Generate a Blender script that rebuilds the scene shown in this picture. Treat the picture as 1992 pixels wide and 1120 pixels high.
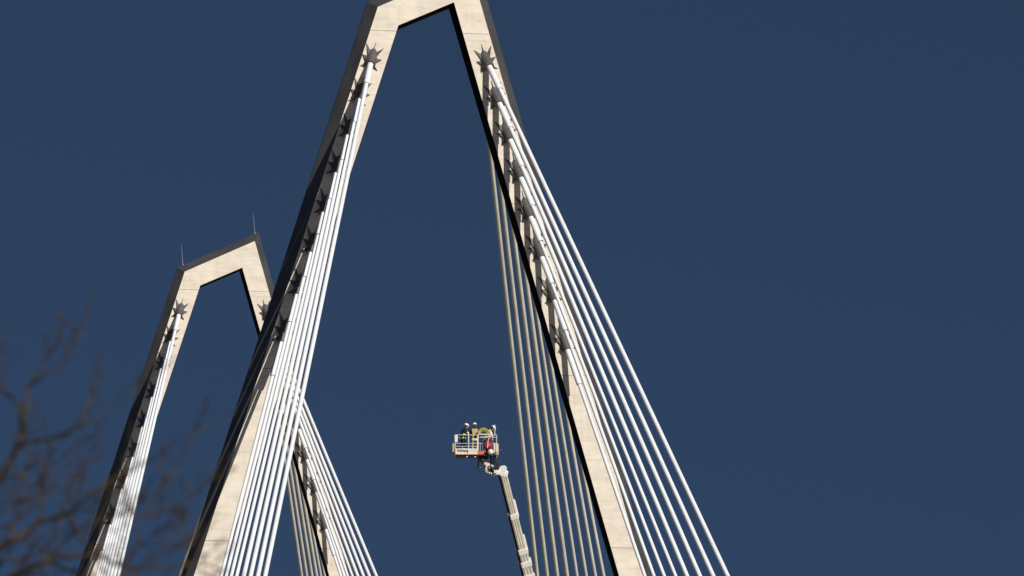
import bpy, bmesh, math, random
from mathutils import Vector, Matrix
random.seed(7)
R = math.radians
sc = bpy.context.scene
COL = sc.collection
for o in list(bpy.data.objects): bpy.data.objects.remove(o)

# ------------------------------------------------------------ camera
F_PX = 10000.0
PITCH = math.atan(1513 / F_PX)
AZ = math.atan(1763 / (F_PX / math.cos(PITCH)))
CAM = Vector((0, 0, 1.7))
FW = Vector((math.sin(AZ) * math.cos(PITCH), math.cos(AZ) * math.cos(PITCH), math.sin(PITCH)))
RT = Vector((math.cos(AZ), -math.sin(AZ), 0))
UP = RT.cross(FW)
cd = bpy.data.cameras.new('camera'); cam = bpy.data.objects.new('camera', cd); COL.objects.link(cam)
cam.location = CAM; cam.rotation_euler = (R(90) + PITCH, 0, -AZ)
cd.sensor_width = 36; cd.lens = F_PX / 1992 * 36; cd.clip_start = 0.5; cd.clip_end = 9000
cd.dof.use_dof = True; cd.dof.focus_distance = 297; cd.dof.aperture_fstop = 3.9
sc.camera = cam
# ------------------------------------------------------------ sky and sun
SUN = Vector((.48, -1.0, .57)).normalized()          # towards the sun
EL = math.asin(SUN.z); SAZ = math.atan2(SUN.x, SUN.y)
w = bpy.data.worlds.new('World'); sc.world = w; w.use_nodes = True
nt = w.node_tree; bg = nt.nodes['Background']
sky = nt.nodes.new('ShaderNodeTexSky'); sky.sky_type = 'NISHITA'; sky.sun_disc = False
sky.sun_elevation = EL; sky.sun_rotation = SAZ; sky.altitude = 1500; sky.air_density = .9; sky.dust_density = 0.05; sky.ozone_density = 2.0
tcw = nt.nodes.new('ShaderNodeTexCoord'); mpw = nt.nodes.new('ShaderNodeVectorMath'); mpw.operation = 'ADD'; mpw.inputs[1].default_value = (0, 0, .5)
nrw = nt.nodes.new('ShaderNodeVectorMath'); nrw.operation = 'NORMALIZE'
nt.links.new(tcw.outputs['Generated'], mpw.inputs[0]); nt.links.new(mpw.outputs[0], nrw.inputs[0]); nt.links.new(nrw.outputs[0], sky.inputs[0])
hs = nt.nodes.new('ShaderNodeHueSaturation'); hs.inputs['Saturation'].default_value = 1.08; hs.inputs['Value'].default_value = .95
nt.links.new(sky.outputs[0], hs.inputs['Color']); nt.links.new(hs.outputs[0], bg.inputs[0])
bg.inputs[1].default_value = 0.05
sl = bpy.data.lights.new('sun', 'SUN'); so = bpy.data.objects.new('sun', sl); COL.objects.link(so)
sl.energy = 5.0; sl.angle = R(0.5); sl.color = (1.0, .93, .82)
so.rotation_euler = SUN.to_track_quat('Z', 'Y').to_euler()
sc.view_settings.view_transform = 'Standard'; sc.view_settings.look = 'None'
sc.view_settings.exposure = -0.12; sc.view_settings.gamma = 1

# ------------------------------------------------------------ helpers
def ray(px, py): return FW + RT * ((px - 996) / F_PX) - UP * ((py - 560) / F_PX)
def proj(P):
    v = P - CAM; z = v.dot(FW); return (996 + F_PX * v.dot(RT) / z, 560 - F_PX * v.dot(UP) / z)
Y1 = 284.93                                            # front plane of the near pylon
def on_plane(px, py, Y=Y1):
    r = ray(px, py); return CAM + r * (Y / r.y)
def at(px, py, d): return CAM + ray(px, py) * d

def tag(o, label=None, cat=None, group=None, kind=None):
    if label: o['label'] = label
    if cat: o['category'] = cat
    if group: o['group'] = group
    if kind: o['kind'] = kind
    return o
def empty(name, loc, rz=0.0):
    o = bpy.data.objects.new(name, None); COL.objects.link(o); o.location = loc; o.rotation_euler = (0, 0, rz); return o
def link(name, me, mats, parent=None):
    o = bpy.data.objects.new(name, me); COL.objects.link(o)
    for m in (mats if isinstance(mats, (list, tuple)) else [mats]): me.materials.append(m)
    if parent: o.parent = parent
    return o
def obj(name, bm, mats, parent=None, smooth=False):
    me = bpy.data.meshes.new(name)
    bmesh.ops.recalc_face_normals(bm, faces=bm.faces[:])
    bm.to_mesh(me); bm.free()
    if smooth:
        for p in me.polygons: p.use_smooth = True
        me.set_sharp_from_angle(angle=R(40))
    return link(name, me, mats, parent)
def copy_tree(o, parent=None):
    c = o.copy(); COL.objects.link(c)
    if parent: c.parent = parent
    for ch in [x for x in KIDS.get(o.name, [])]: copy_tree(ch, c)
    return c
KIDS = {}
def note_kids():
    KIDS.clear()
    for o in COL.objects:
        if o.parent: KIDS.setdefault(o.parent.name, []).append(o)

def frame(d):
    d = d.normalized(); a = Vector((0, 0, 1)) if abs(d.z) < .9 else Vector((1, 0, 0))
    x = d.cross(a).normalized(); return x, d.cross(x).normalized()
def tube(bm, pts, radii, n=12, cap=True, mi=0):
    pts = [Vector(p) for p in pts]
    if not isinstance(radii, (list, tuple)): radii = [radii] * len(pts)
    rings = []; x = None
    for i, p in enumerate(pts):
        d = (pts[min(i + 1, len(pts) - 1)] - pts[max(i - 1, 0)])
        if x is None: x, y = frame(d)
        else:
            d.normalize(); x = (x - d * x.dot(d)).normalized(); y = d.cross(x)
        rings.append([bm.verts.new(p + (x * math.cos(t) + y * math.sin(t)) * radii[i]) for t in [2 * math.pi * k / n for k in range(n)]])
    fs = []
    for a, b in zip(rings, rings[1:]):
        for k in range(n): fs.append(bm.faces.new((a[k], a[(k + 1) % n], b[(k + 1) % n], b[k])))
    if cap:
        fs.append(bm.faces.new(rings[0][::-1])); fs.append(bm.faces.new(rings[-1]))
    for f in fs: f.material_index = mi
    return fs
def box(bm, c, s, rot=None, mi=0, bev=0.0):
    r = bmesh.ops.create_cube(bm, size=1)
    M = Matrix.Translation(Vector(c)) @ (rot if rot else Matrix.Identity(4)) @ Matrix.Diagonal((s[0], s[1], s[2], 1))
    bmesh.ops.transform(bm, matrix=M, verts=r['verts'])
    fs = {f for v in r['verts'] for f in v.link_faces}
    for f in fs: f.material_index = mi
    if bev:
        es = list({e for v in r['verts'] for e in v.link_edges})
        bmesh.ops.bevel(bm, geom=es, offset=bev, segments=2, affect='EDGES', profile=.5)
def ball(bm, c, s, u=14, v=10, rot=None, mi=0):
    r = bmesh.ops.create_uvsphere(bm, u_segments=u, v_segments=v, radius=1)
    M = Matrix.Translation(Vector(c)) @ (rot if rot else Matrix.Identity(4)) @ Matrix.Diagonal((s[0], s[1], s[2], 1))
    bmesh.ops.transform(bm, matrix=M, verts=r['verts'])
    for f in {f for vv in r['verts'] for f in vv.link_faces}: f.material_index = mi
def bar(bm, a, b, wx, wy, ref=None, mi=0, bev=0):
    a, b = Vector(a), Vector(b); z = (b - a).normalized(); ref = Vector(ref) if ref else Vector((0, -1, 0))
    y = (ref - z * ref.dot(z)).normalized(); x = y.cross(z)
    rot = Matrix((x, y, z)).transposed().to_4x4()
    box(bm, (a + b) / 2, (wx, wy, (b - a).length), rot, mi, bev)

# ------------------------------------------------------------ materials
def mat(name, col, rough=.6, metal=0.0, noise=0.0, nscale=3.0, bump=0.0, bscale=30.0, spec=.5, col2=None):
    m = bpy.data.materials.new(name); m.use_nodes = True; n = m.node_tree.nodes; L = m.node_tree.links
    b = n['Principled BSDF']; b.inputs['Base Color'].default_value = (*col, 1); b.inputs['Roughness'].default_value = rough
    b.inputs['Metallic'].default_value = metal; b.inputs['Specular IOR Level'].default_value = spec
    tc = n.new('ShaderNodeTexCoord')
    if noise:
        nz = n.new('ShaderNodeTexNoise'); nz.inputs['Scale'].default_value = nscale; nz.inputs['Detail'].default_value = 6
        L.new(tc.outputs['Object'], nz.inputs['Vector'])
        cr = n.new('ShaderNodeValToRGB'); c2 = col2 or tuple(c * (1 - noise) for c in col)
        cr.color_ramp.elements[0].position = .35; cr.color_ramp.elements[1].position = .65
        cr.color_ramp.elements[0].color = (*c2, 1); cr.color_ramp.elements[1].color = (*col, 1)
        L.new(nz.outputs['Fac'], cr.inputs['Fac']); L.new(cr.outputs['Color'], b.inputs['Base Color'])
    if bump:
        nb = n.new('ShaderNodeTexNoise'); nb.inputs['Scale'].default_value = bscale; nb.inputs['Detail'].default_value = 4
        L.new(tc.outputs['Object'], nb.inputs['Vector'])
        bp = n.new('ShaderNodeBump'); bp.inputs['Strength'].default_value = bump; bp.inputs['Distance'].default_value = .02
        L.new(nb.outputs['Fac'], bp.inputs['Height']); L.new(bp.outputs['Normal'], b.inputs['Normal'])
    return m

def weathered_face():
    """pale cream painted face: soft water marks across the leg, fine mottling, a thin joint every few metres"""
    m = bpy.data.materials.new('pale_weathered_face'); m.use_nodes = True; n = m.node_tree.nodes; L = m.node_tree.links
    b = n['Principled BSDF']; b.inputs['Roughness'].default_value = .62; b.inputs['Specular IOR Level'].default_value = .35
    tc = n.new('ShaderNodeTexCoord')
    def noise(scale3, scale, det, rough=.55):
        mp = n.new('ShaderNodeMapping'); mp.inputs['Scale'].default_value = scale3; L.new(tc.outputs['Object'], mp.inputs['Vector'])
        z = n.new('ShaderNodeTexNoise'); z.inputs['Scale'].default_value = scale; z.inputs['Detail'].default_value = det; z.inputs['Roughness'].default_value = rough
        L.new(mp.outputs[0], z.inputs['Vector']); return z.outputs['Fac']
    def ramp(src, p0, c0, p1, c1):
        r = n.new('ShaderNodeValToRGB'); r.color_ramp.elements[0].position = p0; r.color_ramp.elements[1].position = p1
        r.color_ramp.elements[0].color = (*c0, 1); r.color_ramp.elements[1].color = (*c1, 1); L.new(src, r.inputs['Fac']); return r.outputs['Color']
    def mul(a, c, f=1.0):
        x = n.new('ShaderNodeMixRGB'); x.blend_type = 'MULTIPLY'; x.inputs[0].default_value = f; L.new(a, x.inputs[1]); L.new(c, x.inputs[2]); return x.outputs[0]
    base = ramp(noise((.8, .8, 2.2), .55, 7, .6), .32, FACE2, .62, FACE1)
    blotch = ramp(noise((1, 1, 1.6), 1.6, 6, .62), .30, (.89, .875, .85), .56, (1, 1, 1))
    streak = ramp(noise((.35, .35, 5.0), 1.1, 4), .34, (.90, .89, .87), .48, (1, 1, 1))
    drip = ramp(noise((5.0, 5.0, .35), 1.0, 4), .30, (.94, .93, .91), .50, (1, 1, 1))
    c = mul(mul(mul(base, blotch), streak), drip)
    # joints
    sx = n.new('ShaderNodeSeparateXYZ'); L.new(tc.outputs['Object'], sx.inputs[0])
    sb = n.new('ShaderNodeMath'); sb.operation = 'SUBTRACT'; sb.inputs[1].default_value = 30.7 - 29.4; L.new(sx.outputs['Z'], sb.inputs[0])
    a = n.new('ShaderNodeMath'); a.operation = 'DIVIDE'; a.inputs[1].default_value = 9.8; L.new(sb.outputs[0], a.inputs[0])
    fr = n.new('ShaderNodeMath'); fr.operation = 'FRACT'; L.new(a.outputs[0], fr.inputs[0])
    lt = n.new('ShaderNodeMath'); lt.operation = 'LESS_THAN'; lt.inputs[1].default_value = .005; L.new(fr.outputs[0], lt.inputs[0])
    mx = n.new('ShaderNodeMixRGB'); L.new(lt.outputs[0], mx.inputs[0]); L.new(c, mx.inputs[1]); mx.inputs[2].default_value = (.34, .30, .25, 1)
    L.new(mx.outputs[0], b.inputs['Base Color'])
    return m
FACE1 = (.72, .66, .585); FACE2 = (.62, .56, .49)
M_FACE = weathered_face()
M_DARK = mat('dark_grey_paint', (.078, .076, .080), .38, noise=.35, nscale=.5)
M_STAR = mat('anchor_grey_paint', (.095, .090, .089), .55, noise=.2, nscale=2)
M_CABLE = mat('white_sheathing', (.75, .79, .855), .42, noise=.06, nscale=1.5)
M_PIPE = mat('white_painted_pipe', (.78, .81, .87), .4, noise=.05, nscale=2)
M_BACK = mat('shaded_sheathing', (.66, .64, .57), .5, noise=.15, nscale=1.2)  # the white sheath again, its greyer look under grazing sun put into the colour
M_MOUTH = mat('pipe_mouth_black', (.012, .012, .014), .6)  # colour for the shade inside the open pipe ends
M_ROD = mat('zinc_rod', (.35, .32, .35), .5, .4)

# ------------------------------------------------------------ the pylons
def seg(p, q, z):                                    # X on the line p-q at height z
    return p.x + (q.x - p.x) * (z - p.z) / (q.z - p.z)
oL, iL, iR, oR = on_plane(735, 13), on_plane(775, 49), on_plane(883, 4), on_plane(914.7, -64)
oLb, iLb, iRb, oRb = on_plane(377, 1120), on_plane(427, 1120), on_plane(1204.3, 1120), on_plane(1253.9, 1120)
def foot(a, b): return Vector((seg(a, b, 0.0), Y1, 0.0))
# closed outline of the frame in the plane, outer then inner
OUT = [foot(oL, oLb), oL, oR, foot(oR, oRb)]
INN = [foot(iL, iLb), iL, iR, foot(iR, iRb)]
CH = .58; D1 = .72; D2 = 1.15
def depth(z): return max(1.18, 1.84 - .015 * (60 - z))
BASE1 = Vector(((OUT[0].x + OUT[3].x) / 2, Y1, 0))
SPACING = 100.5
BASE2 = BASE1 + Vector((0, SPACING, 0))
def off_outer(w):
    """the outer outline pushed outwards by w in the pylon's plane"""
    def ln(a, b, s):
        d = (b - a).normalized(); nrm = Vector((-d.z, 0, d.x)); return a + nrm * w * s, d
    segs = [ln(OUT[0], OUT[1], 1), ln(OUT[1], OUT[2], 1), ln(OUT[2], OUT[3], 1)]
    def isect(s, t):
        (p, d), (q, e) = s, t
        den = d.x * e.z - d.z * e.x; k = ((q.x - p.x) * e.z - (q.z - p.z) * e.x) / den; return p + d * k
    a = segs[0]; k = (0 - a[0].z) / a[1].z; p0 = a[0] + a[1] * k
    c = segs[2]; k = (0 - c[0].z) / c[1].z; p3 = c[0] + c[1] * k
    return [p0, isect(segs[0], segs[1]), isect(segs[1], segs[2]), p3]
WID = off_outer(CH)
def make_pylon():
    root = empty('pylon', BASE1)
    def L(v, dy): return (v.x - BASE1.x, dy, v.z)
    NS = 24
    def ringpts(P, dyf, n=NS):
        pts = []
        for a, b, k in ((P[0], P[1], n), (P[1], P[2], 4), (P[2], P[3], n)):
            for i in range(k): v = a.lerp(b, i / k); pts.append(L(v, dyf(v.z)))
        v = P[3]; pts.append(L(v, dyf(v.z))); return pts
    zero = lambda z: 0.0
    def strip(bm, A, B):
        va = [bm.verts.new(p) for p in A]; vb = [bm.verts.new(p) for p in B]
        for i in range(len(va) - 1): bm.faces.new((va[i], va[i + 1], vb[i + 1], vb[i]))
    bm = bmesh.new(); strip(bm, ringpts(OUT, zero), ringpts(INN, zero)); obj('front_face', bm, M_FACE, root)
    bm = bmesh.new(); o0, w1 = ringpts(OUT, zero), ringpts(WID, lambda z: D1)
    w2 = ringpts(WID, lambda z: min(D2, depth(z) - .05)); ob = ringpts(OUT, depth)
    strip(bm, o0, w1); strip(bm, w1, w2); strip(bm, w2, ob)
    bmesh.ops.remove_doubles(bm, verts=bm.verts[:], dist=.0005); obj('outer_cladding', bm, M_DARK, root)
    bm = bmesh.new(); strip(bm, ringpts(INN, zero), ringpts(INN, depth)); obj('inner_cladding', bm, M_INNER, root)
    bm = bmesh.new(); strip(bm, ringpts(OUT, depth), ringpts(INN, depth)); obj('rear_face', bm, M_FACE, root)
    # lightning rods on the two top corners
    for c in ((WID[1] * .93 + WID[2] * .07), (WID[1] * .04 + WID[2] * .96)):
        bm = bmesh.new(); p = Vector(L(c, (D1 + D2) / 2))
        lean = Vector((-.14, 0, 1.62))
        tube(bm, [p - Vector((0, 0, .1)), p + lean * .5, p + lean], [.022, .017, .008], 8)
        tube(bm, [p - Vector((0, 0, .05)), p + Vector((0, 0, .12))], .05, 10)
        obj('lightning_rod', bm, M_ROD, root)
    return root
M_INNER = mat('dark_paint_with_shade', (.0035, .0035, .004), .95, spec=.05)  # the dark cladding paint with the shade of the inner faces put into its colour
pylon = make_pylon()
tag(pylon, 'near pylon, tall pale A-shaped bridge pylon with a slanting crossbeam filling the photo', 'bridge pylon', 'bridge pylons')

# ------------------------------------------------------------ stay cables and star anchors
MR = [(952, 130), (971.6, 202), (992.9, 273), (1013.6, 347), (1032.5, 423), (1054, 501), (1079, 585), (1104, 681)]
ER = [(970, 174), (990, 249), (1013.6, 324), (1036, 401), (1055, 470), (1079, 552), (1101, 643), (1128, 747)]
BR = [1405.8, 1378.1, 1352.3, 1327.8, 1305.8, 1284.2, 1264.6, 1247.3]
ML = [(720.5, 125), (697.3, 194), (675.7, 265), (652, 338), (629, 415), (603, 492), (577, 574), (547, 666)]
EL_ = [(715, 163), (690, 238.6), (666, 313), (641.5, 388.6), (618, 457), (592, 539), (564.5, 627), (530, 731)]
BL = [519.7, 505.7, 491.6, 478.5, 465.0, 454.5, 444.9, 435.4]
KR = [1042.6, 1061.8, 1081.3, 1100.3, 1119.2, 1136.9, 1154.5, 1170.4]
KL = [356, 362, 368, 374, 380, 387, 394, 401]
ZD = 8.0
def deck_point(A, px, Fw):
    """where the stay from A meets the deck edge Fw metres in front of (or behind) the pylon"""
    nrm = (A - CAM).cross(ray(px, 1100)); y = Y1 - Fw
    return Vector((-(nrm.y * (y - CAM.y) + nrm.z * (ZD - CAM.z)) / nrm.x + CAM.x, y, ZD))
ORD = ['top', 'second', 'third', 'fourth', 'fifth', 'sixth', 'seventh', 'eighth']
def star_and_stay(M, E, bx, Fw, side, i, front=True):
    big = i < 4
    rc = .29 - .009 * i; rs = .172 - .002 * i; rb = .125 if big else .10
    Lc = .60 + .045 * i
    if front:
        Y = Y1; B = on_plane(M[0], M[1])
        for it in range(12):                          # slide the root so that the collar's mouth sits where it should
            D = deck_point(B, bx, Fw); d = (D - B).normalized(); q = proj(B + d * Lc)
            B = on_plane(proj(B)[0] + M[0] - q[0], proj(B)[1] + M[1] - q[1])
        # length of the guide pipe
        lo, hi = .5, 8.0
        for it in range(30):
            mid = (lo + hi) / 2
            if proj(B + d * mid)[1] < E[1]: lo = mid
            else: hi = mid
        Ls = lo
        ROOTS[(side, i)] = (B.copy(), Ls)
    else:
        B0, Ls = ROOTS[(side, i)]; B = Vector((B0.x, Y1 + depth(B0.z), B0.z)); D = deck_point(B, bx, Fw); d = (D - B).normalized()
    # collar with its spiked flange, a part of the pylon
    ny = -1 if front else 1
    bl = B - BASE1
    bm = bmesh.new(); x, y = frame(d)
    n = 20; ring0 = []; ring1 = []
    for k in range(n):
        t = 2 * math.pi * k / n; r = (x * math.cos(t) + y * math.sin(t)) * rc
        s = -(r.y) / d.y                              # along the axis to the face
        ring0.append(bm.verts.new(bl + r + d * (s - .02))); ring1.append(bm.verts.new(bl + r + d * Lc))
    for k in range(n): bm.faces.new((ring0[k], ring0[(k + 1) % n], ring1[(k + 1) % n], ring1[k]))
    bm.faces.new(ring1)
    col = obj('anchor_collar', bm, M_STAR, pylon, True)
    bm = bmesh.new()
    a = Vector((d.x, 0, d.z)).normalized(); b_ = Vector((a.z, 0, -a.x))
    el = rc / abs(d.y)
    for k in range(8):
        t = math.pi / 8 * 0 + 2 * math.pi * k / 8
        ca, sa = math.cos(t), math.sin(t)
        dirv = (-a * ca + b_ * sa)
        rim = -a * ca * el + b_ * sa * rc
        ext = (.36, .44, .30, .44, .22, .44, .30, .44)[k] * (1 + .03 * i)
        tip = rim + dirv * ext + Vector((0, ny * .02, 0))
        axis_in = rim * .80
        rr = (x * 0)
        # point on the collar's surface part-way up towards the mouth
        rad = dirv - d * dirv.dot(d)
        rad = rad.normalized() * (rc + .003)
        s0 = -rad.y / d.y; topp = rad + d * (s0 + (Lc - s0) * (.22, .24, .50, .8, .9, .8, .50, .24)[k])
        th = dirv.cross(Vector((0, 1, 0))).normalized() * .015
        low = rim * .9 + Vector((0, ny * .002, 0))
        tri = [low, tip, topp]
        v1 = [bm.verts.new(bl + p + th) for p in tri]; v2 = [bm.verts.new(bl + p - th) for p in tri]
        bm.faces.new(v1); bm.faces.new(v2[::-1])
        for j in range(3): bm.faces.new((v1[j], v1[(j + 1) % 3], v2[(j + 1) % 3], v2[j]))
    fl = obj('spiked_flange', bm, M_STAR, col)
    # the stay itself: an Empty at its deck anchor
    st = empty('stay_cable', D)
    bm = bmesh.new(); tube(bm, [B - D + d * (Lc - .05), B - D + d * Ls], rs, 20); obj('guide_pipe', bm, M_PIPE, st, True)
    bm = bmesh.new(); tube(bm, [B - D + d * (Ls - .02), B - D + d * (Ls + .003)], rs * .90, 20); obj('pipe_mouth_shade', bm, M_MOUTH, st, True)  # black disc painted as the dark hollow of the pipe's open mouth
    bm = bmesh.new()
    total = (D - B).length
    p0 = B - D + d * (Ls - .03)
    NSEG = 12
    sag = .0
    tube(bm, [p0.lerp(Vector((0, 0, 0)), k / NSEG) for k in range(NSEG + 1)], rb, 16)
    # raised helical rib wound round the sheath
    if not front:
        pitch = .22; hr = rb + .002; steps = 6; rw = .03
        Lx = p0.length; nst = int(Lx / pitch * steps); prev = None; dd = (-p0).normalized()
        for k in range(nst + 1):
            t = 2 * math.pi * k / steps; r = x * math.cos(t) + y * math.sin(t); c = p0 + dd * (k * pitch / steps)
            vs = [bm.verts.new(c + r * (rb - .004) - dd * rw), bm.verts.new(c + r * (hr + .012)), bm.verts.new(c + r * (rb - .004) + dd * rw)]
            if prev:
                for j in range(2): bm.faces.new((prev[j], prev[j + 1], vs[j + 1], vs[j]))
            prev = vs
    obj('sheathed_strand', bm, M_CABLE if front else M_BACK, st, True)
    STAYS.append((st, side, i, front))
ROOTS = {}; STAYS = []
for i in range(8):
    star_and_stay(MR[i], ER[i], BR[i], 33 - 2.9 * i, 'right', i)
    star_and_stay(ML[i], EL_[i], BL[i], 34 - 2.9 * i, 'left', i)
for i in range(8):
    star_and_stay(None, None, KR[i], -(52 - 4.6 * i), 'right', i, False)
    star_and_stay(None, None, KL[i], -(52 - 4.6 * i), 'left', i, False)
# copies for the far pylon
note_kids()
pylon2 = copy_tree(pylon); pylon2.location = BASE2
tag(pylon2, 'smaller far pale A-shaped pylon with two lightning rods on its slanting crossbeam', 'bridge pylon')
def stay_label(side, i, front, which):
    o = ORD[i]
    if front: return f'white stay cable from the {o} star collar, {side} leg of the {which} pylon'
    if side == 'right': return f'grey ribbed stay cable, {o.replace("top", "first")} from left, behind the {which} pylon right leg'
    return f'grey ribbed stay cable behind the {which} pylon left leg, {o} from the top'
for st, side, i, front in STAYS:
    g = ('white stay cables in front' if front else 'grey ribbed stay cables behind') + ' of the %s leg' % side
    g = g.replace('behind of', 'behind')
    tag(st, stay_label(side, i, front, 'near'), 'stay cable', g + ' of the near pylon')
    c = copy_tree(st); c.location = st.location + Vector((0, SPACING, 0))
    tag(c, stay_label(side, i, front, 'far'), 'stay cable', g + ' of the far pylon')

# ------------------------------------------------------------ ground, river and deck (all below the picture)
M_GROUND = mat('pale_bounce_ground', (.27, .25, .20), .95, noise=.3, nscale=.2)  # unseen ground, made pale so that it bounces fill light into the shadows
bm = bmesh.new(); bmesh.ops.create_grid(bm, x_segments=8, y_segments=8, size=3500); tag(obj('ground', bm, M_GROUND), kind='structure')
M_ASPH = mat('asphalt', (.05, .05, .052), .9, noise=.2, nscale=1)
bm = bmesh.new()
box(bm, (BASE1.x, Y1 + 30, 7.0), (25, 260, 1.6)); tag(obj('bridge_deck', bm, M_ASPH), kind='structure')
#PART2
# ------------------------------------------------------------ aerial work platform
PD = 280.0
def P(px, py, dd=0.0): return at(px, py, PD + dd)
ORG = P(926, 885)                                     # middle of the cage floor's front edge
SC = PD / F_PX                                        # metres per photograph pixel at this distance
CR = Matrix.Rotation(-AZ, 4, 'Z')
def W(x, y, z): return ORG + (CR @ Vector((x, y, z)))  # cage frame: x right, y away, z up, metres
def fx(px): return (px - 926) * SC
def fz(py): return (885 - py) * SC / math.cos(PITCH)
M_ALU = mat('grey_white_rail', (.62, .63, .65), .4, .0, noise=.08)
M_WHT = mat('white_lacquer', (.74, .73, .69), .35, noise=.08, nscale=4, bump=.05)
M_CREAM = mat('cream_lacquer', (.66, .62, .53), .45, noise=.2, nscale=2.5)
M_TAN = mat('tan_box', (.50, .40, .24), .6, noise=.15, nscale=6)
M_ORG = mat('orange_stripe', (.62, .27, .08), .5)
M_RED = mat('red_cloth', (.32, .010, .025), .8, noise=.3, nscale=9)
M_REDP = mat('red_paint', (.60, .03, .03), .4)
M_BLK = mat('black_rubber_hose', (.012, .012, .015), .5)
M_BLKM = mat('black_steel', (.009, .009, .011), .5, noise=.3)
M_NAVY = mat('dark_fire_jacket', (.016, .018, .022), .85, noise=.3, nscale=12)
M_SAND = mat('sand_fire_jacket', (.52, .36, .13), .85, noise=.25, nscale=9)
M_LIME = mat('lime_reflective_band', (.62, .72, .12), .5)
M_SILV = mat('silver_reflective_band', (.68, .69, .66), .4)
M_SKIN = mat('skin', (.48, .27, .19), .6)
M_HAIR = mat('dark_hair', (.02, .014, .01), .8)
M_HELM = mat('white_helmet', (.80, .80, .79), .25)
M_BEIGE = mat('beige_shirt', (.62, .50, .40), .85, noise=.15, nscale=9)
M_ROPE = mat('yellow_green_rope', (.55, .55, .12), .8, noise=.4, nscale=25)
M_LAMP = mat('lamp_glass', (.75, .74, .62), .15)
M_GLOVE = mat('dark_glove', (.03, .028, .027), .8)
M_PRINT = mat('black_print', (.02, .02, .025), .6)
M_GREYP = mat('grey_print', (.30, .30, .33), .6)

lift = empty('aerial_work_platform', Vector((0, 0, 0)))
tag(lift, 'white telescopic rescue boom carrying a railed cage of workers beside the right pylon leg', 'aerial platform')
def lo(name, bm, m, parent=None, smooth=False):
    return obj(name, bm, m, parent or lift, smooth)
x0, x1 = fx(885.5), fx(966); xm = fx(929.5); ZT = fz(846); ZM = fz(862.5); DEP = 1.15
cage = empty('cage', (0, 0, 0)); cage.parent = lift
def wb(bm, x, y, z, sx, sy, sz, mi=0, bev=0): box(bm, W(x, y, z), (sx, sy, sz), CR, mi, bev)
bm = bmesh.new(); wb(bm, (x0 + x1) / 2, DEP / 2, -.02, x1 - x0, DEP, .05, 0, .01); lo('cage_floor', bm, M_BLKM, cage)
bm = bmesh.new()
rr = .017
def rail(a, b, r=rr): tube(bm, [W(*a), W(*b)], r, 8)
for y in (0, DEP):
    for xx in (x0, fx(911.5), xm, fx(952), x1): rail((xx, y, 0), (xx, y, ZT), .022 if y == 0 else .014)
    for zz in ((ZT, ZM) if y == 0 else (ZT,)): rail((x0, y, zz), (x1, y, zz))
for xx in (x0, x1):
    for zz in (ZT, ZM, .5): rail((xx, 0, zz), (xx, DEP, zz))
    rail((xx, DEP / 2, 0), (xx, DEP / 2, ZT))
for k in range(3): rail((fx(934 + 5 * k), 0, .15), (fx(934 + 5 * k), 0, ZM), .012)
rail((x0 + .03, -.01, fz(868)), (xm - .05, -.01, fz(868)), .016)
rail((fx(899), -.01, fz(868)), (fx(899), -.01, fz(873)), .016)
lo('guard_rail', bm, M_ALU, cage, True)
bm = bmesh.new(); wb(bm, xm, -.035, ZT / 2, .075, .04, ZT, 0, .008); lo('control_column', bm, M_WHT, cage)
bm = bmesh.new(); wb(bm, fx(911.5), -.03, .95, .05, .03, .6); lo('rail_post', bm, M_WHT, cage)
bm = bmesh.new(); wb(bm, x0 + .05, -.03, fz(853), .17, .04, .42, 0, .03); lo('corner_pad', bm, M_WHT, cage)
bm = bmesh.new(); wb(bm, (xm + x1) / 2 - .1, -.03, ZT + .03, .62, .05, .055, 0, .01)
wb(bm, (xm + x1) / 2 - .1, -.03, fz(850.5), .55, .05, .05, 0, .01)
lo('padded_rail', bm, M_WHT, cage)
# printed front panel
pz0, pz1 = fz(885), fz(873.5)
bm = bmesh.new(); wb(bm, (x0 + xm) / 2 - .01, -.05, (pz0 + pz1) / 2 + .02, xm - x0 - .03, .03, pz1 - pz0 + .02, 0, .01)
panel = lo('warning_panel', bm, M_WHT, cage)
bm = bmesh.new(); wb(bm, (x0 + xm) / 2 - .01, -.072, .04, xm - x0 - .05, .012, .045); lo('orange_band', bm, M_ORG, panel)
bm = bmesh.new()
for q in range(5): wb(bm, x0 + .15 + q * .25, -.081, .04, .13, .006, .045)
lo('band_stripes', bm, M_TAN, panel)
fc = bpy.data.curves.new('lettering', 'FONT'); fc.body = 'Achtung'; fc.size = .30; fc.extrude = .004; fc.offset = .007
fo = bpy.data.objects.new('lettering_source', fc); COL.objects.link(fo)
bpy.context.view_layer.update()
me = bpy.data.meshes.new_from_object(fo.evaluated_get(bpy.context.evaluated_depsgraph_get())); bpy.data.objects.remove(fo)
me.transform(Matrix.Translation(W(x0 + .09, -.072, .17)) @ CR @ Matrix.Rotation(R(90), 4, 'X') @ Matrix.Diagonal((.62, .8, 1, 1)))
link('lettering', me, M_PRINT, panel)
bm = bmesh.new()
for q, (a, b) in enumerate(((.55, .82), (.02, 1.0), (.08, .9))): wb(bm, fx(911) + .03 + (a + b) / 2 * .52, -.067, .33 - q * .06, (b - a) * .50, .004, .016)
lo('small_print', bm, M_GREYP, panel)
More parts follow.
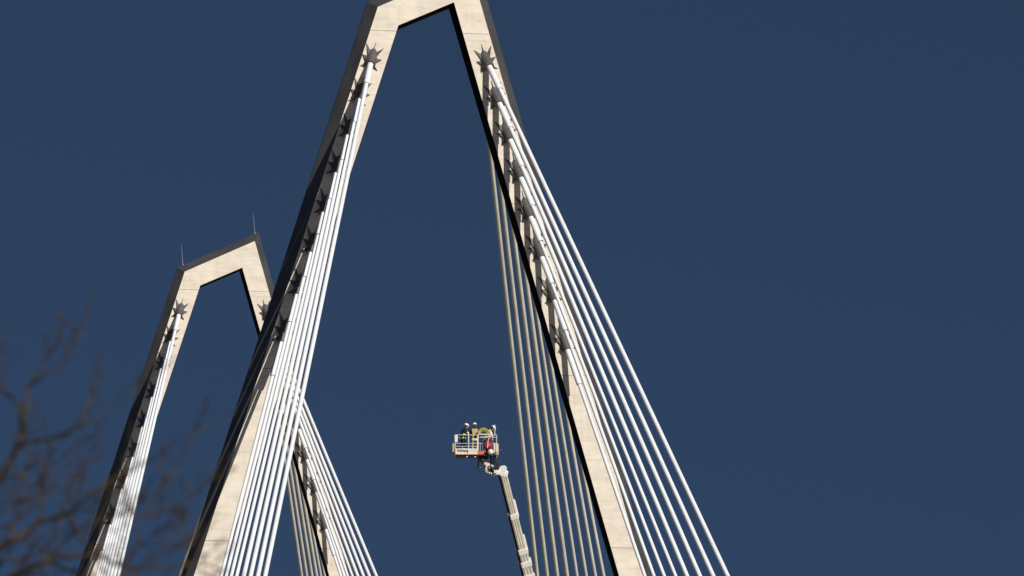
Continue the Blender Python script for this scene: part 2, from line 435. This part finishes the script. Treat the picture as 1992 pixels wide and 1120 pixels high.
# boxes and fittings
bm = bmesh.new(); wb(bm, x0 - .09, .3, fz(870.5), .13, .55, .50, 0, .02); lo('side_locker', bm, M_TAN, cage)
bm = bmesh.new(); wb(bm, fx(935.5), -.05, fz(881), .36, .05, .20, 0, .01); skid = lo('red_marker_plate', bm, M_REDP, cage)
bm = bmesh.new(); rot = CR @ Matrix.Rotation(R(50), 4, 'Y')
for q in (-.09, .07): box(bm, W(fx(935.5) + q, -.08, fz(881)), (.06, .006, .22), rot)
lo('marker_stripes', bm, M_ORG, skid)
bm = bmesh.new(); wb(bm, x1 + .02, .1, fz(874), .17, .4, .62, 0, .03); wb(bm, x1 - .12, -.03, fz(872), .10, .06, .55, 0, .02); lo('equipment_box', bm, M_CREAM, cage)
bm = bmesh.new(); ball(bm, W(fx(954.5), -.10, fz(879)), (.15, .12, .15), rot=CR); lo('search_lamp', bm, M_LAMP, cage, True)
bm = bmesh.new(); wb(bm, x1 + .02, -.12, fz(880), .14, .05, .16, 0, .02); lo('junction_box', bm, M_TAN, cage)
bm = bmesh.new(); tube(bm, [W(fx(962.5), .2, fz(847)), W(fx(962.5), .2, fz(825))], .022, 8); mast = lo('mast', bm, M_WHT, cage, True)
bm = bmesh.new(); tube(bm, [W(fx(962.5), .2, fz(825)), W(fx(962.5), .2, fz(823.2))], .04, 8); lo('mast_head', bm, M_BLKM, mast, True)
bm = bmesh.new(); tube(bm, [W(x1 + .1, 0, fz(876)), W(x1 + .28, -.1, fz(875.5))], .018, 6); lo('side_arm', bm, M_GREYP, cage, True)
for xx in (fx(908), fx(924)):
    bm = bmesh.new(); tube(bm, [W(xx, .05, -.06), W(xx, .05, -.11)], .05, 10); lo('underside_light', bm, M_LAMP, cage, True)
# turntable bracket under the cage, jib and knuckle
bm = bmesh.new(); bar(bm, W(fx(937), .5, -.05), W(fx(945), .5, fz(893)), .42, .5, bev=.04); bar(bm, W(fx(932), .5, -.11), W(fx(950), .5, -.11), .16, .6, bev=.03)
lo('cage_bracket', bm, M_BLKM)
bm = bmesh.new(); bar(bm, P(943, 893, .6), P(948, 907, .6), .30, .34, bev=.03); bar(bm, P(947, 893.5, .5), P(951.5, 905, .5), .07, .07); lo('jib_neck', bm, M_CREAM)
bm = bmesh.new()
bar(bm, P(945.5, 913, .55), P(953, 917, .55), .34, .30, bev=.06); bar(bm, P(949, 903, .5), P(947, 916, .5), .26, .3, bev=.05)
lo('jib_link', bm, M_CREAM)
bm = bmesh.new()
bar(bm, P(956, 917, .5), P(980, 916, .6), .46, .42, bev=.08)
bar(bm, P(972, 911.5, .6), P(984, 912.5, .6), .30, .40, bev=.08)
tube(bm, [P(980, 911, .36), P(980, 911, .9)], .17, 20)
bar(bm, P(981, 914, .6), P(978.5, 927, .6), .44, .46, bev=.06)
lo('knuckle', bm, M_WHT, None, True)
def hose(pts, r, name='hydraulic_hose'):
    b = bmesh.new(); out = []
    pts = [P(*p) for p in pts]
    for i in range(len(pts) - 1):
        p0, p1, p2, p3 = pts[max(i - 1, 0)], pts[i], pts[i + 1], pts[min(i + 2, len(pts) - 1)]
        for k in range(6):
            t = k / 6; out.append(.5 * ((2 * p1) + (p2 - p0) * t + (2 * p0 - 5 * p1 + 4 * p2 - p3) * t * t + (3 * p1 - p0 - 3 * p2 + p3) * t ** 3))
    out.append(pts[-1]); tube(b, out, r, 8); lo(name, b, M_BLK, None, True)
hose([(933, 886, .3), (932, 895, .3), (930.5, 906, .3), (931.5, 910.5, .3), (936, 909, .35), (942, 906.5, .5)], .062)
hose([(955, 886, .5), (955.5, 895, .5), (955, 904, .5), (957, 914, .5)], .045)
hose([(949, 909, .4), (953, 906, .2), (956, 912, .2), (960, 921, .3)], .03)
hose([(953, 919, .4), (958, 923, .2), (964, 921, .3), (970, 926, .5)], .03)
hose([(959, 905, .3), (957, 911, .15), (961, 918, .25)], .03)
bm = bmesh.new()                                      # black valve guard on top of the knuckle
for c, s in (((963, 896, .5), (.16, .16, .20)), ((966, 902, .5), (.22, .18, .22)), ((962, 908, .5), (.22, .2, .22)), ((967, 909, .5), (.20, .2, .16)), ((958.5, 911, .4), (.12, .15, .28))):
    box(bm, P(*c), (s[0] * 1.5, s[1] * 2, s[2] * 1.5), CR @ Matrix.Rotation(R(14), 4, 'Y'), 0, .05)
lo('valve_block', bm, M_BLKM)
bm = bmesh.new()
for c in ((956.5, 905.5, .15), (958.5, 907, .15), (951.5, 919.5, .2), (955.5, 921, .2)): ball(bm, P(*c), (.05, .05, .06), 8, 6)
lo('hose_fitting', bm, M_SILV, None, True)
# boom, four telescoping box sections
T0 = P(979, 922, .6); T1 = P(1028.5, 1120, 2.5); dB = (T1 - T0).normalized()
GR = T0 + dB * ((T0.z - 2.6) / -dB.z)
LB = (GR - T0).length
REF = Vector((math.sin(R(-30)) * -1 * -1, -math.cos(R(-30)), 0)).normalized()    # the boom's front turned a little to the left
REF = Vector((-.10, -1, 0)).normalized()
def pos(py):                                          # distance along the boom at a picture row
    lo_, hi = 0, LB
    for k in range(40):
        m_ = (lo_ + hi) / 2
        if proj(T0 + dB * m_)[1] < py: lo_ = m_
        else: hi = m_
    return lo_
marks = [pos(922), pos(998), pos(1066), pos(1090), LB]
wd = [.37, .42, .49, .54]
yB = (REF - dB * REF.dot(dB)).normalized(); xB = yB.cross(-dB)
if xB.dot(RT) < 0: xB = -xB
for k in range(4):
    a, b = marks[k], marks[k + 1]
    bm = bmesh.new(); A_, B_ = T0 + dB * a, T0 + dB * (b + (.3 if k < 3 else 0)); off = yB * 0
    bar(bm, A_, B_, wd[k], wd[k] * 1.15, REF, 0, .03)
    for sx in (-.30, -.02, .30):                     # guide ribs along the front
        bar(bm, A_ + yB * wd[k] * .59 + xB * wd[k] * sx, B_ + yB * wd[k] * .59 + xB * wd[k] * sx, .05, .04, REF)
    s_ = lo('boom_section', bm, M_CREAM)
    bm = bmesh.new(); bar(bm, A_ - xB * (wd[k] * .5 + .05) - yB * .05, B_ - xB * (wd[k] * .5 + .05) - yB * .05, .09, wd[k] * .8, REF)
    lo('shaded_side_strip', bm, M_BLKM, s_)  # black bar standing in for the shade on the boom's left side
    if k < 3:
        bm = bmesh.new(); c = T0 + dB * b; wn = wd[k + 1]
        bar(bm, c - dB * .02, c + dB * .32, wn * 1.12, wn * 1.3, REF, 0, .05)
        bar(bm, c - dB * (.75 if k < 2 else .1) + xB * wn * .52, c + dB * .25 + xB * wn * .52, .13, .2, REF, 0, .04)
        bar(bm, c - dB * .12 - xB * wn * .55, c + dB * .2 - xB * wn * .55, .16, .22, REF, 0, .04)
        lo('section_collar', bm, M_WHT, s_)
bm = bmesh.new(); 
bar(bm, T0 + dB * (marks[3] + .75), T0 + dB * (marks[3] + 1.15), .62, .8, REF, 0, .04); lo('wear_block', bm, M_WHT, None)
bm = bmesh.new(); tube(bm, [Vector((GR.x, GR.y, 0)), Vector((GR.x, GR.y, 1.2))], 1.2, 32); box(bm, (GR.x, GR.y, 1.9), (1.4, 1.6, 1.9), None, 0, .1)
lo('turret', bm, M_WHT)

# ------------------------------------------------------------ people
def skin(verts, edges, name='body', sub=2):
    """verts: {name: (pos, radius or (rx, ry))}; one smooth continuous surface"""
    keys = list(verts); me = bpy.data.meshes.new(name)
    me.from_pydata([verts[k][0] for k in keys], [(keys.index(a), keys.index(b)) for a, b in edges], [])
    o = bpy.data.objects.new(name, me); COL.objects.link(o)
    md = o.modifiers.new('s', 'SKIN'); md.use_smooth_shade = True
    sv = me.skin_vertices[0].data
    for i, k in enumerate(keys):
        r = verts[k][1]; sv[i].radius = (r, r) if not isinstance(r, tuple) else r
        sv[i].use_root = (i == 0)
    ms = o.modifiers.new('d', 'SUBSURF'); ms.levels = sub; ms.render_levels = sub
    bpy.context.view_layer.update()
    ev = bpy.data.meshes.new_from_object(o.evaluated_get(bpy.context.evaluated_depsgraph_get()))
    bpy.data.objects.remove(o); return ev
def person(label, origin, yaw, J, look, paint, mats, helm_m=M_HELM, group=None):
    """J: joints in the person's own frame (x left-right, +y ahead, z up)."""
    root = empty('person', origin); root.rotation_euler = (0, 0, yaw)
    tag(root, label, 'person', group)
    V = {}
    def v(k, p, r): V[k] = (Vector(p), r)
    v('pel', J['pel'], (.18, .14)); v('spine', J['spine'], (.18, .14)); v('chest', J['chest'], (.21, .155)); v('neckb', J['neckb'], .075); v('neck', J['neck'], .062)
    hd = Vector(J['head']); lk = Vector(look).normalized(); upv = (hd - Vector(J['neck'])).normalized()
    v('jaw', hd - upv * .045 + lk * .012, .078); v('skull', hd + upv * .045, .088)
    E_ = [('pel', 'spine'), ('spine', 'chest'), ('chest', 'neckb'), ('neckb', 'neck'), ('neck', 'jaw'), ('jaw', 'skull')]
    for s in 'lr':
        v('sh' + s, J['sh' + s], .085); v('el' + s, J['el' + s], .066); v('wr' + s, J['wr' + s], .046)
        h = Vector(J['wr' + s]) + (Vector(J['ha' + s]) - Vector(J['wr' + s])).normalized() * .055; v('ha' + s, h, (.040, .026))
        v('hip' + s, J['hip' + s], .108); v('kn' + s, J['kn' + s], .08); v('an' + s, J['an' + s], .05); v('toe' + s, J['toe' + s], (.048, .036))
        E_ += [('chest', 'sh' + s), ('sh' + s, 'el' + s), ('el' + s, 'wr' + s), ('wr' + s, 'ha' + s), ('pel', 'hip' + s), ('hip' + s, 'kn' + s), ('kn' + s, 'an' + s), ('an' + s, 'toe' + s)]
        # fingers, each its own chain
    body = skin(V, E_)
    parts = [body]
    for s in 'lr':
        h = V['ha' + s][0]; d = (Vector(J['ha' + s]) - Vector(J['wr' + s])).normalized(); side = d.cross(Vector((0, 0, 1))).normalized() if abs(d.z) < .9 else Vector((1, 0, 0))
        palm = side.cross(d).normalized(); 
        if palm.z > 0: palm = -palm
        for f in range(4):
            L_ = (.030, .036, .034, .026)[f]; a = h + side * (-.030 + .020 * f) + d * .02
            F = {'a': (a, .009), 'b': (a + d * L_ + palm * .006, .0088), 'c': (a + d * L_ * 1.7 + palm * .024, .008), 'd': (a + d * L_ * 1.8 + palm * .044, .007)}
            parts.append(skin(F, [('a', 'b'), ('b', 'c'), ('c', 'd')], sub=1))
        a = h - side * .034 - d * .02; F = {'a': (a, .011), 'b': (a - side * .016 + d * .022 + palm * .01, .010), 'c': (a - side * .012 + d * .045 + palm * .024, .008)}
        parts.append(skin(F, [('a', 'b'), ('b', 'c')], sub=1))
    bm = bmesh.new()
    for q in parts: bm.from_mesh(q)
    # face
    rt_ = lk.cross(upv).normalized(); fw = upv.cross(rt_).normalized()
    nf = len(bm.faces)
    rotf = Matrix((rt_, fw, upv)).transposed().to_4x4()
    ball(bm, hd + fw * .085 - upv * .012, (.013, .02, .022), 8, 6, rotf)
    for s in (-1, 1):
        ball(bm, hd + rt_ * s * .082 - upv * .005, (.012, .02, .030), 8, 6, rotf)
        ball(bm, hd + fw * .076 + rt_ * s * .031 + upv * .018, (.013, .008, .008), 8, 6, rotf)
    ball(bm, hd + fw * .078 - upv * .052, (.024, .008, .006), 8, 6, rotf)
    bm.faces.ensure_lookup_table()
    for f in bm.faces:
        c = f.calc_center_median(); f.smooth = True
        mi = paint(c, f.index, V, J)
        if mi == 0 and (c - hd).length < .2 and (c - hd).dot(fw) < .015: mi = 6    # hair
        f.material_index = mi
    for f in bm.faces[nf:]: f.material_index = 0
    me = bpy.data.meshes.new('body'); bm.to_mesh(me); bm.free()
    link('body', me, list(mats) + [M_HAIR], root)
    # helmet: shell with a rim and a small peak, and a chin strap
    bm = bmesh.new(); hc = hd + upv * .075
    r = bmesh.ops.create_uvsphere(bm, u_segments=24, v_segments=16, radius=1)
    dele = [v_ for v_ in bm.verts if v_.co.z < -.12]; bmesh.ops.delete(bm, geom=dele, context='VERTS')
    bmesh.ops.transform(bm, matrix=Matrix.Translation(hc) @ rotf @ Matrix.Diagonal((.115, .140, .112, 1)), verts=bm.verts[:])
    n = 24
    pr = [hc + rt_ * math.cos(t) * .120 + fw * (math.sin(t) * .145 + (.03 if math.sin(t) > .6 else 0)) - upv * .012 for t in [2 * math.pi * k / n for k in range(n + 1)]]
    tube(bm, pr, .010, 6, False)
    hel = obj('helmet', bm, helm_m, root, True)
    bm = bmesh.new(); tube(bm, [hc + rt_ * .10, hd - upv * .02 + rt_ * .088, hd - upv * .10 + fw * .05, hd - upv * .02 - rt_ * .088, hc - rt_ * .10], .007, 6); obj('chin_strap', bm, M_BLK, hel)
    return root
def rings(c, a, b, width, seg=18):
    """true when the point lies in the band at fraction b-a of a limb"""
    return False
def frac(c, a, b):
    a, b = Vector(a), Vector(b); d = b - a; t = (c - a).dot(d) / d.length_squared; q = a + d * max(0, min(1, t)); return t, (c - q).length
def nearest(c, V):
    best = None
    for nm, a, b in (('armu', 'sh', 'el'), ('arml', 'el', 'wr'), ('hand', 'wr', 'ha'), ('legu', 'hip', 'kn'), ('legl', 'kn', 'an'), ('foot', 'an', 'toe')):
        for s in 'lr':
            t, dd = frac(c, V[a + s][0], V[b + s][0]); dd -= .02
            if nm == 'hand': dd -= .05
            if best is None or dd < best[0]: best = (dd, nm, t)
    for nm, a, b, rad in (('torso', 'pel', 'spine', .12), ('chest', 'spine', 'chest', .13), ('neck', 'neckb', 'neck', .03), ('head', 'neck', 'skull', .06)):
        t, dd = frac(c, V[a][0], V[b][0]); dd -= rad
        if dd < best[0]: best = (dd, nm, t)
    return best[1], best[2]
# slots: 0 skin, 1 jacket, 2 trousers, 3 reflective, 4 boots or gloves, 5 silver
def paint_fire(c, i, V, J):
    nm, t = nearest(c, V)
    if nm == 'head': return 0
    if nm == 'neck': return 1
    if nm == 'hand': return 4
    if nm == 'foot': return 4
    if nm == 'armu': return 3 if .52 < t < .74 else 1
    if nm == 'arml': return 5 if .58 < t < .76 else 1
    if nm in ('torso', 'chest'):
        z = c.z - V['pel'][0].z
        return 3 if -.02 < z < .06 else (5 if .20 < z < .25 else 1)
    if nm == 'legl': return 3 if .25 < t < .42 else 2
    return 2
def paint_sand(c, i, V, J):
    nm, t = nearest(c, V)
    if nm == 'head': return 0
    if nm in ('hand', 'foot'): return 4
    if nm == 'neck': return 5
    if nm in ('armu', 'arml'): return 5 if nm == 'armu' and t < .95 else 1
    if nm == 'chest': return 5 if abs(c.x) > .155 else 1
    if nm == 'torso': return 5 if c.z - V['pel'][0].z > .06 else 3
    return 2
def paint_climber(c, i, V, J):
    nm, t = nearest(c, V)
    if nm == 'head': return 0
    if nm in ('hand',): return 0
    if nm == 'foot': return 4
    if nm == 'neck': return 1
    if nm in ('armu', 'arml'): return 3 if c.x > .1 and not (nm == 'armu' and t < .4) else 1
    if nm == 'chest': return 5 if abs(abs(c.x) - .10) < .03 else 1
    if nm == 'torso': return 3 if c.z - V['pel'][0].z < .05 else 1
    return 2
STAND = dict(pel=(0, 0, .93), spine=(0, .0, 1.10), chest=(0, .01, 1.33), neckb=(0, .015, 1.49), neck=(0, .03, 1.555), head=(0, .05, 1.655),
    shl=(-.19, 0, 1.42), shr=(.19, 0, 1.42), ell=(-.27, .08, 1.14), elr=(.27, .08, 1.14), wrl=(-.22, .30, 1.08), wrr=(.22, .30, 1.08), hal=(-.19, .40, 1.10), har=(.19, .40, 1.10),
    hipl=(-.10, 0, .88), hipr=(.10, 0, .88), knl=(-.12, .03, .49), knr=(.12, .03, .49), anl=(-.13, -.02, .09), anr=(.13, -.02, .09), toel=(-.15, .15, .045), toer=(.15, .15, .045))
def yawc(deg): return -AZ + R(deg)                    # 0: facing away from the camera, 180: facing it
FL = .02
J1 = dict(STAND); J1.update(spine=(0, .03, 1.10), chest=(0, .09, 1.31), neckb=(0, .14, 1.46), neck=(0, .17, 1.52), head=(0, .21, 1.61), shl=(-.19, .10, 1.40), shr=(.19, .10, 1.40), ell=(-.26, .10, 1.12), elr=(.26, .20, 1.14), wrl=(-.2, .34, 1.09), wrr=(.18, .44, 1.12), hal=(-.18, .44, 1.11), har=(.15, .54, 1.12))
person('person in dark fire jacket with lime bands and white helmet, leftmost in the cage', W(fx(900), .42, FL), yawc(-60), J1, (.05, 1, -.22), paint_fire,
    [M_SKIN, M_NAVY, M_NAVY, M_LIME, M_GLOVE, M_SILV])
J2 = dict(STAND); J2.update(ell=(-.24, .16, 1.16), elr=(.24, .16, 1.16), wrl=(-.12, .34, 1.16), wrr=(.12, .34, 1.16), hal=(-.08, .43, 1.18), har=(.10, .43, 1.18))
person('person in sand coloured gear with dark sleeves and white helmet, middle of the cage', W(fx(923.3), .55, FL), yawc(8), J2, (0, 1, .1), paint_sand,
    [M_SKIN, M_SAND, M_SAND, M_SILV, M_GLOVE, M_NAVY])
J3 = dict(STAND); J3.update(pel=(0, -.05, .90), spine=(0, .02, 1.06), chest=(0, .16, 1.26), neckb=(0, .25, 1.39), neck=(0, .29, 1.435), head=(0, .36, 1.50), shl=(-.19, .18, 1.34), shr=(.19, .18, 1.34),
    ell=(-.24, .24, 1.10), elr=(.25, .27, 1.08), wrl=(-.17, .40, 1.06), wrr=(.25, .31, .84), hal=(-.15, .49, 1.07), har=(.25, .33, .74), hipl=(-.10, -.05, .86), hipr=(.10, -.05, .86), knl=(-.13, .04, .48), knr=(.13, .04, .48))
person('person in beige top, black harness and red trousers leaning forward, rightmost in the cage', W(fx(945.5), .42, FL), yawc(-78), J3, (0, 1, -.55), paint_climber,
    [M_SKIN, M_BEIGE, M_RED, M_SILV, M_GLOVE, M_BLKM])
# crouching or bent helper seen only as a dark back behind the coil
bm = bmesh.new()                                      # coil of rope hung on the front rail
cc = W(fx(940.5), .30, fz(842.5))
for k in range(15):
    rad = .29 - .034 * (k % 4); pts = []
    for j in range(19):
        t = R(-12 + 204 * j / 18); pts.append(cc + (CR @ Vector((rad * math.cos(t), (k - 7) * .022, rad * math.sin(t) * 1.0 - .03 * (k % 2)))))
    tube(bm, pts, .022, 6)
tag(obj('rope_coil', bm, M_ROPE, None, True), 'arched coil of yellow-green rope on the cage between the middle and right persons', 'rope')
bm = bmesh.new()
c0 = W(fx(944), .02, fz(864))
ball(bm, W(fx(948), .0, fz(864)), (.24, .16, .30), 16, 12, CR); ball(bm, W(fx(953), .02, fz(868)), (.17, .14, .22), 14, 10, CR); ball(bm, W(fx(950), 0, fz(854)), (.16, .12, .12), 12, 8, CR)
for v_ in bm.verts: v_.co += Vector((random.uniform(-1, 1), random.uniform(-1, 1), random.uniform(-1, 1))) * .012
bag = obj('rescue_bag', bm, M_RED, None, True)
tag(bag, 'bulky red rescue bag hung inside the rail in the right half of the cage', 'bag')
bm = bmesh.new(); tube(bm, [W(fx(948), -.16, fz(872)), W(fx(949), -.17, fz(862)), W(fx(951), -.12, fz(852))], .02, 6); tube(bm, [W(fx(943), -.12, fz(866)), W(fx(953), -.14, fz(866))], .02, 6)
obj('strap', bm, M_SILV, bag)
bm = bmesh.new()
for q in ((943.5, 869), (952, 857), (945, 857)): ball(bm, W(fx(q[0]), -.10, fz(q[1])), (.07, .07, .08), 10, 8, CR)
obj('pocket', bm, M_NAVY, bag, True)

# ------------------------------------------------------------ bare tree in front, out of focus
M_BARK = mat('bark', (.03, .023, .018), .95, noise=.5, nscale=9, bump=.4)
M_LICH = mat('lichened_twig', (.066, .046, .021), .95, noise=.6, nscale=14, col2=(.014, .011, .009))
TD = 26.0
tree = empty('bare_tree', Vector((*(at(-190, 1300, TD).xy), 0)))
tag(tree, 'leafless tree with lichened branches, blurred in the lower left corner in front of the bridge', 'tree')
TB = tree.location
def TL(px, py, dd=0): return at(px, py, TD + dd) - TB
limbs = [  # (x, y, extra distance) along each limb, base radius, tip radius
    ([(-190, 1330, 0), (-110, 1130, .1), (-55, 1010, .1), (0, 935, .2), (32, 868, .2), (48, 800, .2), (58, 748, .3), (92, 700, .3)], .030, .007),
    ([(32, 868, .2), (72, 856, .1), (112, 848, 0), (150, 832, -.1), (190, 812, -.1), (248, 762, -.1)], .014, .005),
    ([(-110, 1130, .1), (-40, 1085, -.2), (18, 1055, -.3), (70, 1018, -.3), (130, 1000, -.4), (180, 962, -.5), (228, 925, -.5), (300, 890, -.5)], .024, .005),
    ([(130, 1000, -.4), (150, 1035, -.4), (182, 1075, -.3), (205, 1120, -.3)], .012, .007),
    ([(58, 748, .3), (86, 730, .2), (120, 708, .2), (140, 675, .2), (155, 645, .2)], .010, .004),
    ([(-190, 1330, 0), (-60, 1190, -.4), (20, 1130, -.5), (90, 1090, -.6), (180, 1080, -.6), (235, 1100, -.6), (300, 1105, -.6), (370, 1100, -.6)], .026, .006),
    ([(228, 925, -.5), (262, 995, -.5), (320, 995, -.5), (352, 978, -.5), (388, 955, -.5)], .010, .005),
    ([(290, 995, -.5), (318, 940, -.5), (345, 905, -.5), (360, 875, -.5), (376, 840, -.5)], .009, .004),
    ([(150, 832, -.1), (170, 790, 0), (182, 740, .1)], .008, .004),
    ([(48, 800, .2), (20, 770, .3), (-10, 740, .3)], .010, .005),
    ([(0, 935, .2), (-20, 880, .3), (-30, 800, .4)], .012, .006),
    ([(70, 1018, -.3), (85, 960, -.2), (80, 920, -.2), (95, 880, -.1)], .009, .004),
    ([(90, 1090, -.6), (70, 1060, -.5), (40, 1100, -.4)], .010, .006),
    ([(-55, 1010, .1), (-10, 1000, 0), (40, 975, 0), (88, 958, .1), (140, 925, .1), (170, 890, .1)], .010, .004),
    ([(-60, 1190, -.4), (10, 1160, -.3), (60, 1120, -.3), (120, 1060, -.2), (165, 1020, -.2), (215, 1010, -.2), (260, 985, -.2)], .013, .004),
    ([(18, 1055, -.3), (30, 1000, -.2), (28, 960, -.2), (50, 920, -.1), (52, 880, 0)], .009, .004),
    ([(90, 1090, -.6), (135, 1110, -.5), (190, 1130, -.5), (250, 1120, -.4), (310, 1070, -.4), (350, 1062, -.4)], .010, .004),
    ([(-190, 1330, 0), (-100, 1220, 0), (-20, 1130, 0), (5, 1090, 0), (60, 1085, .1), (110, 1040, .1), (120, 985, .1), (150, 965, .1)], .016, .004),
    ([(-110, 1130, .1), (-60, 1060, .2), (-15, 1030, .2), (20, 1020, .2), (60, 990, .2), (75, 940, .2)], .011, .004),
    ([(182, 1075, -.3), (222, 1060, -.3), (262, 1062, -.3), (300, 1040, -.3)], .007, .004),
    ([(0, 935, .2), (30, 925, .2), (70, 905, .2), (105, 900, .2), (150, 870, .2)], .008, .004),
]
tr = random.Random(3)
def smooth_pts(pts, n=5):
    out = []
    for i in range(len(pts) - 1):
        p0, p1, p2, p3 = pts[max(i - 1, 0)], pts[i], pts[i + 1], pts[min(i + 2, len(pts) - 1)]
        for k in range(n):
            t = k / n; out.append(.5 * ((2 * p1) + (p2 - p0) * t + (2 * p0 - 5 * p1 + 4 * p2 - p3) * t * t + (3 * p1 - p0 - 3 * p2 + p3) * t ** 3))
    out.append(pts[-1]); return out
bm = bmesh.new(); base = Vector((0, 0, -.2)); top = TL(-190, 1330, 0)
tube(bm, smooth_pts([base, top * .35 + Vector((.08, .05, 0)), top * .7 + Vector((-.05, 0, 0)), top], 6), [.16 - .12 * k / 18 for k in range(19)], 12)
obj('trunk', bm, M_BARK, tree, True)
bmt = bmesh.new()
def twig(p, d, L_, r, lev):
    n = 5; pts = [p]; q = p.copy(); dd = d.copy()
    for k in range(n):
        dd = (dd + Vector((tr.uniform(-1, 1), tr.uniform(-1, 1), tr.uniform(-.6, 1.0))) * .22).normalized()
        q = q + dd * L_ / n; pts.append(q.copy())
    tube(bmt, pts, [r * (1 - .6 * k / n) for k in range(n + 1)], 5)
    if lev > 0:
        for k in range(1, n + 1):
            if tr.random() < .5:
                nd = (dd + Vector((tr.uniform(-1, 1), tr.uniform(-1, 1), tr.uniform(-.7, 1))) * .9).normalized()
                twig(pts[k], nd, L_ * tr.uniform(.35, .6), r * .65, lev - 1)
    else:
        for k in range(1, n + 1):                     # buds
            if tr.random() < .6:
                vs = [bmt.verts.new(pts[k] + Vector(q) * .007) for q in ((1, 0, 0), (0, 1, 0), (-1, 0, 0), (0, -1, 0), (0, 0, 1.5), (0, 0, -1.5))]
                for a, b in ((0, 1), (1, 2), (2, 3), (3, 0)): bmt.faces.new((vs[a], vs[b], vs[4])); bmt.faces.new((vs[b], vs[a], vs[5]))
for li, (pts, r0, r1) in enumerate(limbs):
    P3 = smooth_pts([TL(*p) for p in pts], 6); n = len(P3)
    P3 = [p + Vector((tr.uniform(-1, 1), tr.uniform(-1, 1), tr.uniform(-1, 1))) * .007 for p in P3[:-1]] + [P3[-1]]
    bm = bmesh.new(); tube(bm, P3, [.78 * (r0 + (r1 - r0) * k / (n - 1)) for k in range(n)], 8); obj('branch', bm, M_LICH, tree, True)
    for k in range(3, n):
        if tr.random() < (.26 if P3[k].z + TB.z < at(0, 930, TD).z else .15):
            d = (P3[k] - P3[k - 1]).normalized()
            nd = (d + Vector((tr.uniform(-1, 1), tr.uniform(-1, 1), tr.uniform(-.7, 1.1))) * .8).normalized()
            twig(P3[k], nd, tr.uniform(.14, .32), .0036, 1)
    twig(P3[-1], (P3[-1] - P3[-3]).normalized(), .16, .0036, 1)
tw = obj('twigs', bmt, M_LICH, tree, False); tag(tw, kind='stuff')
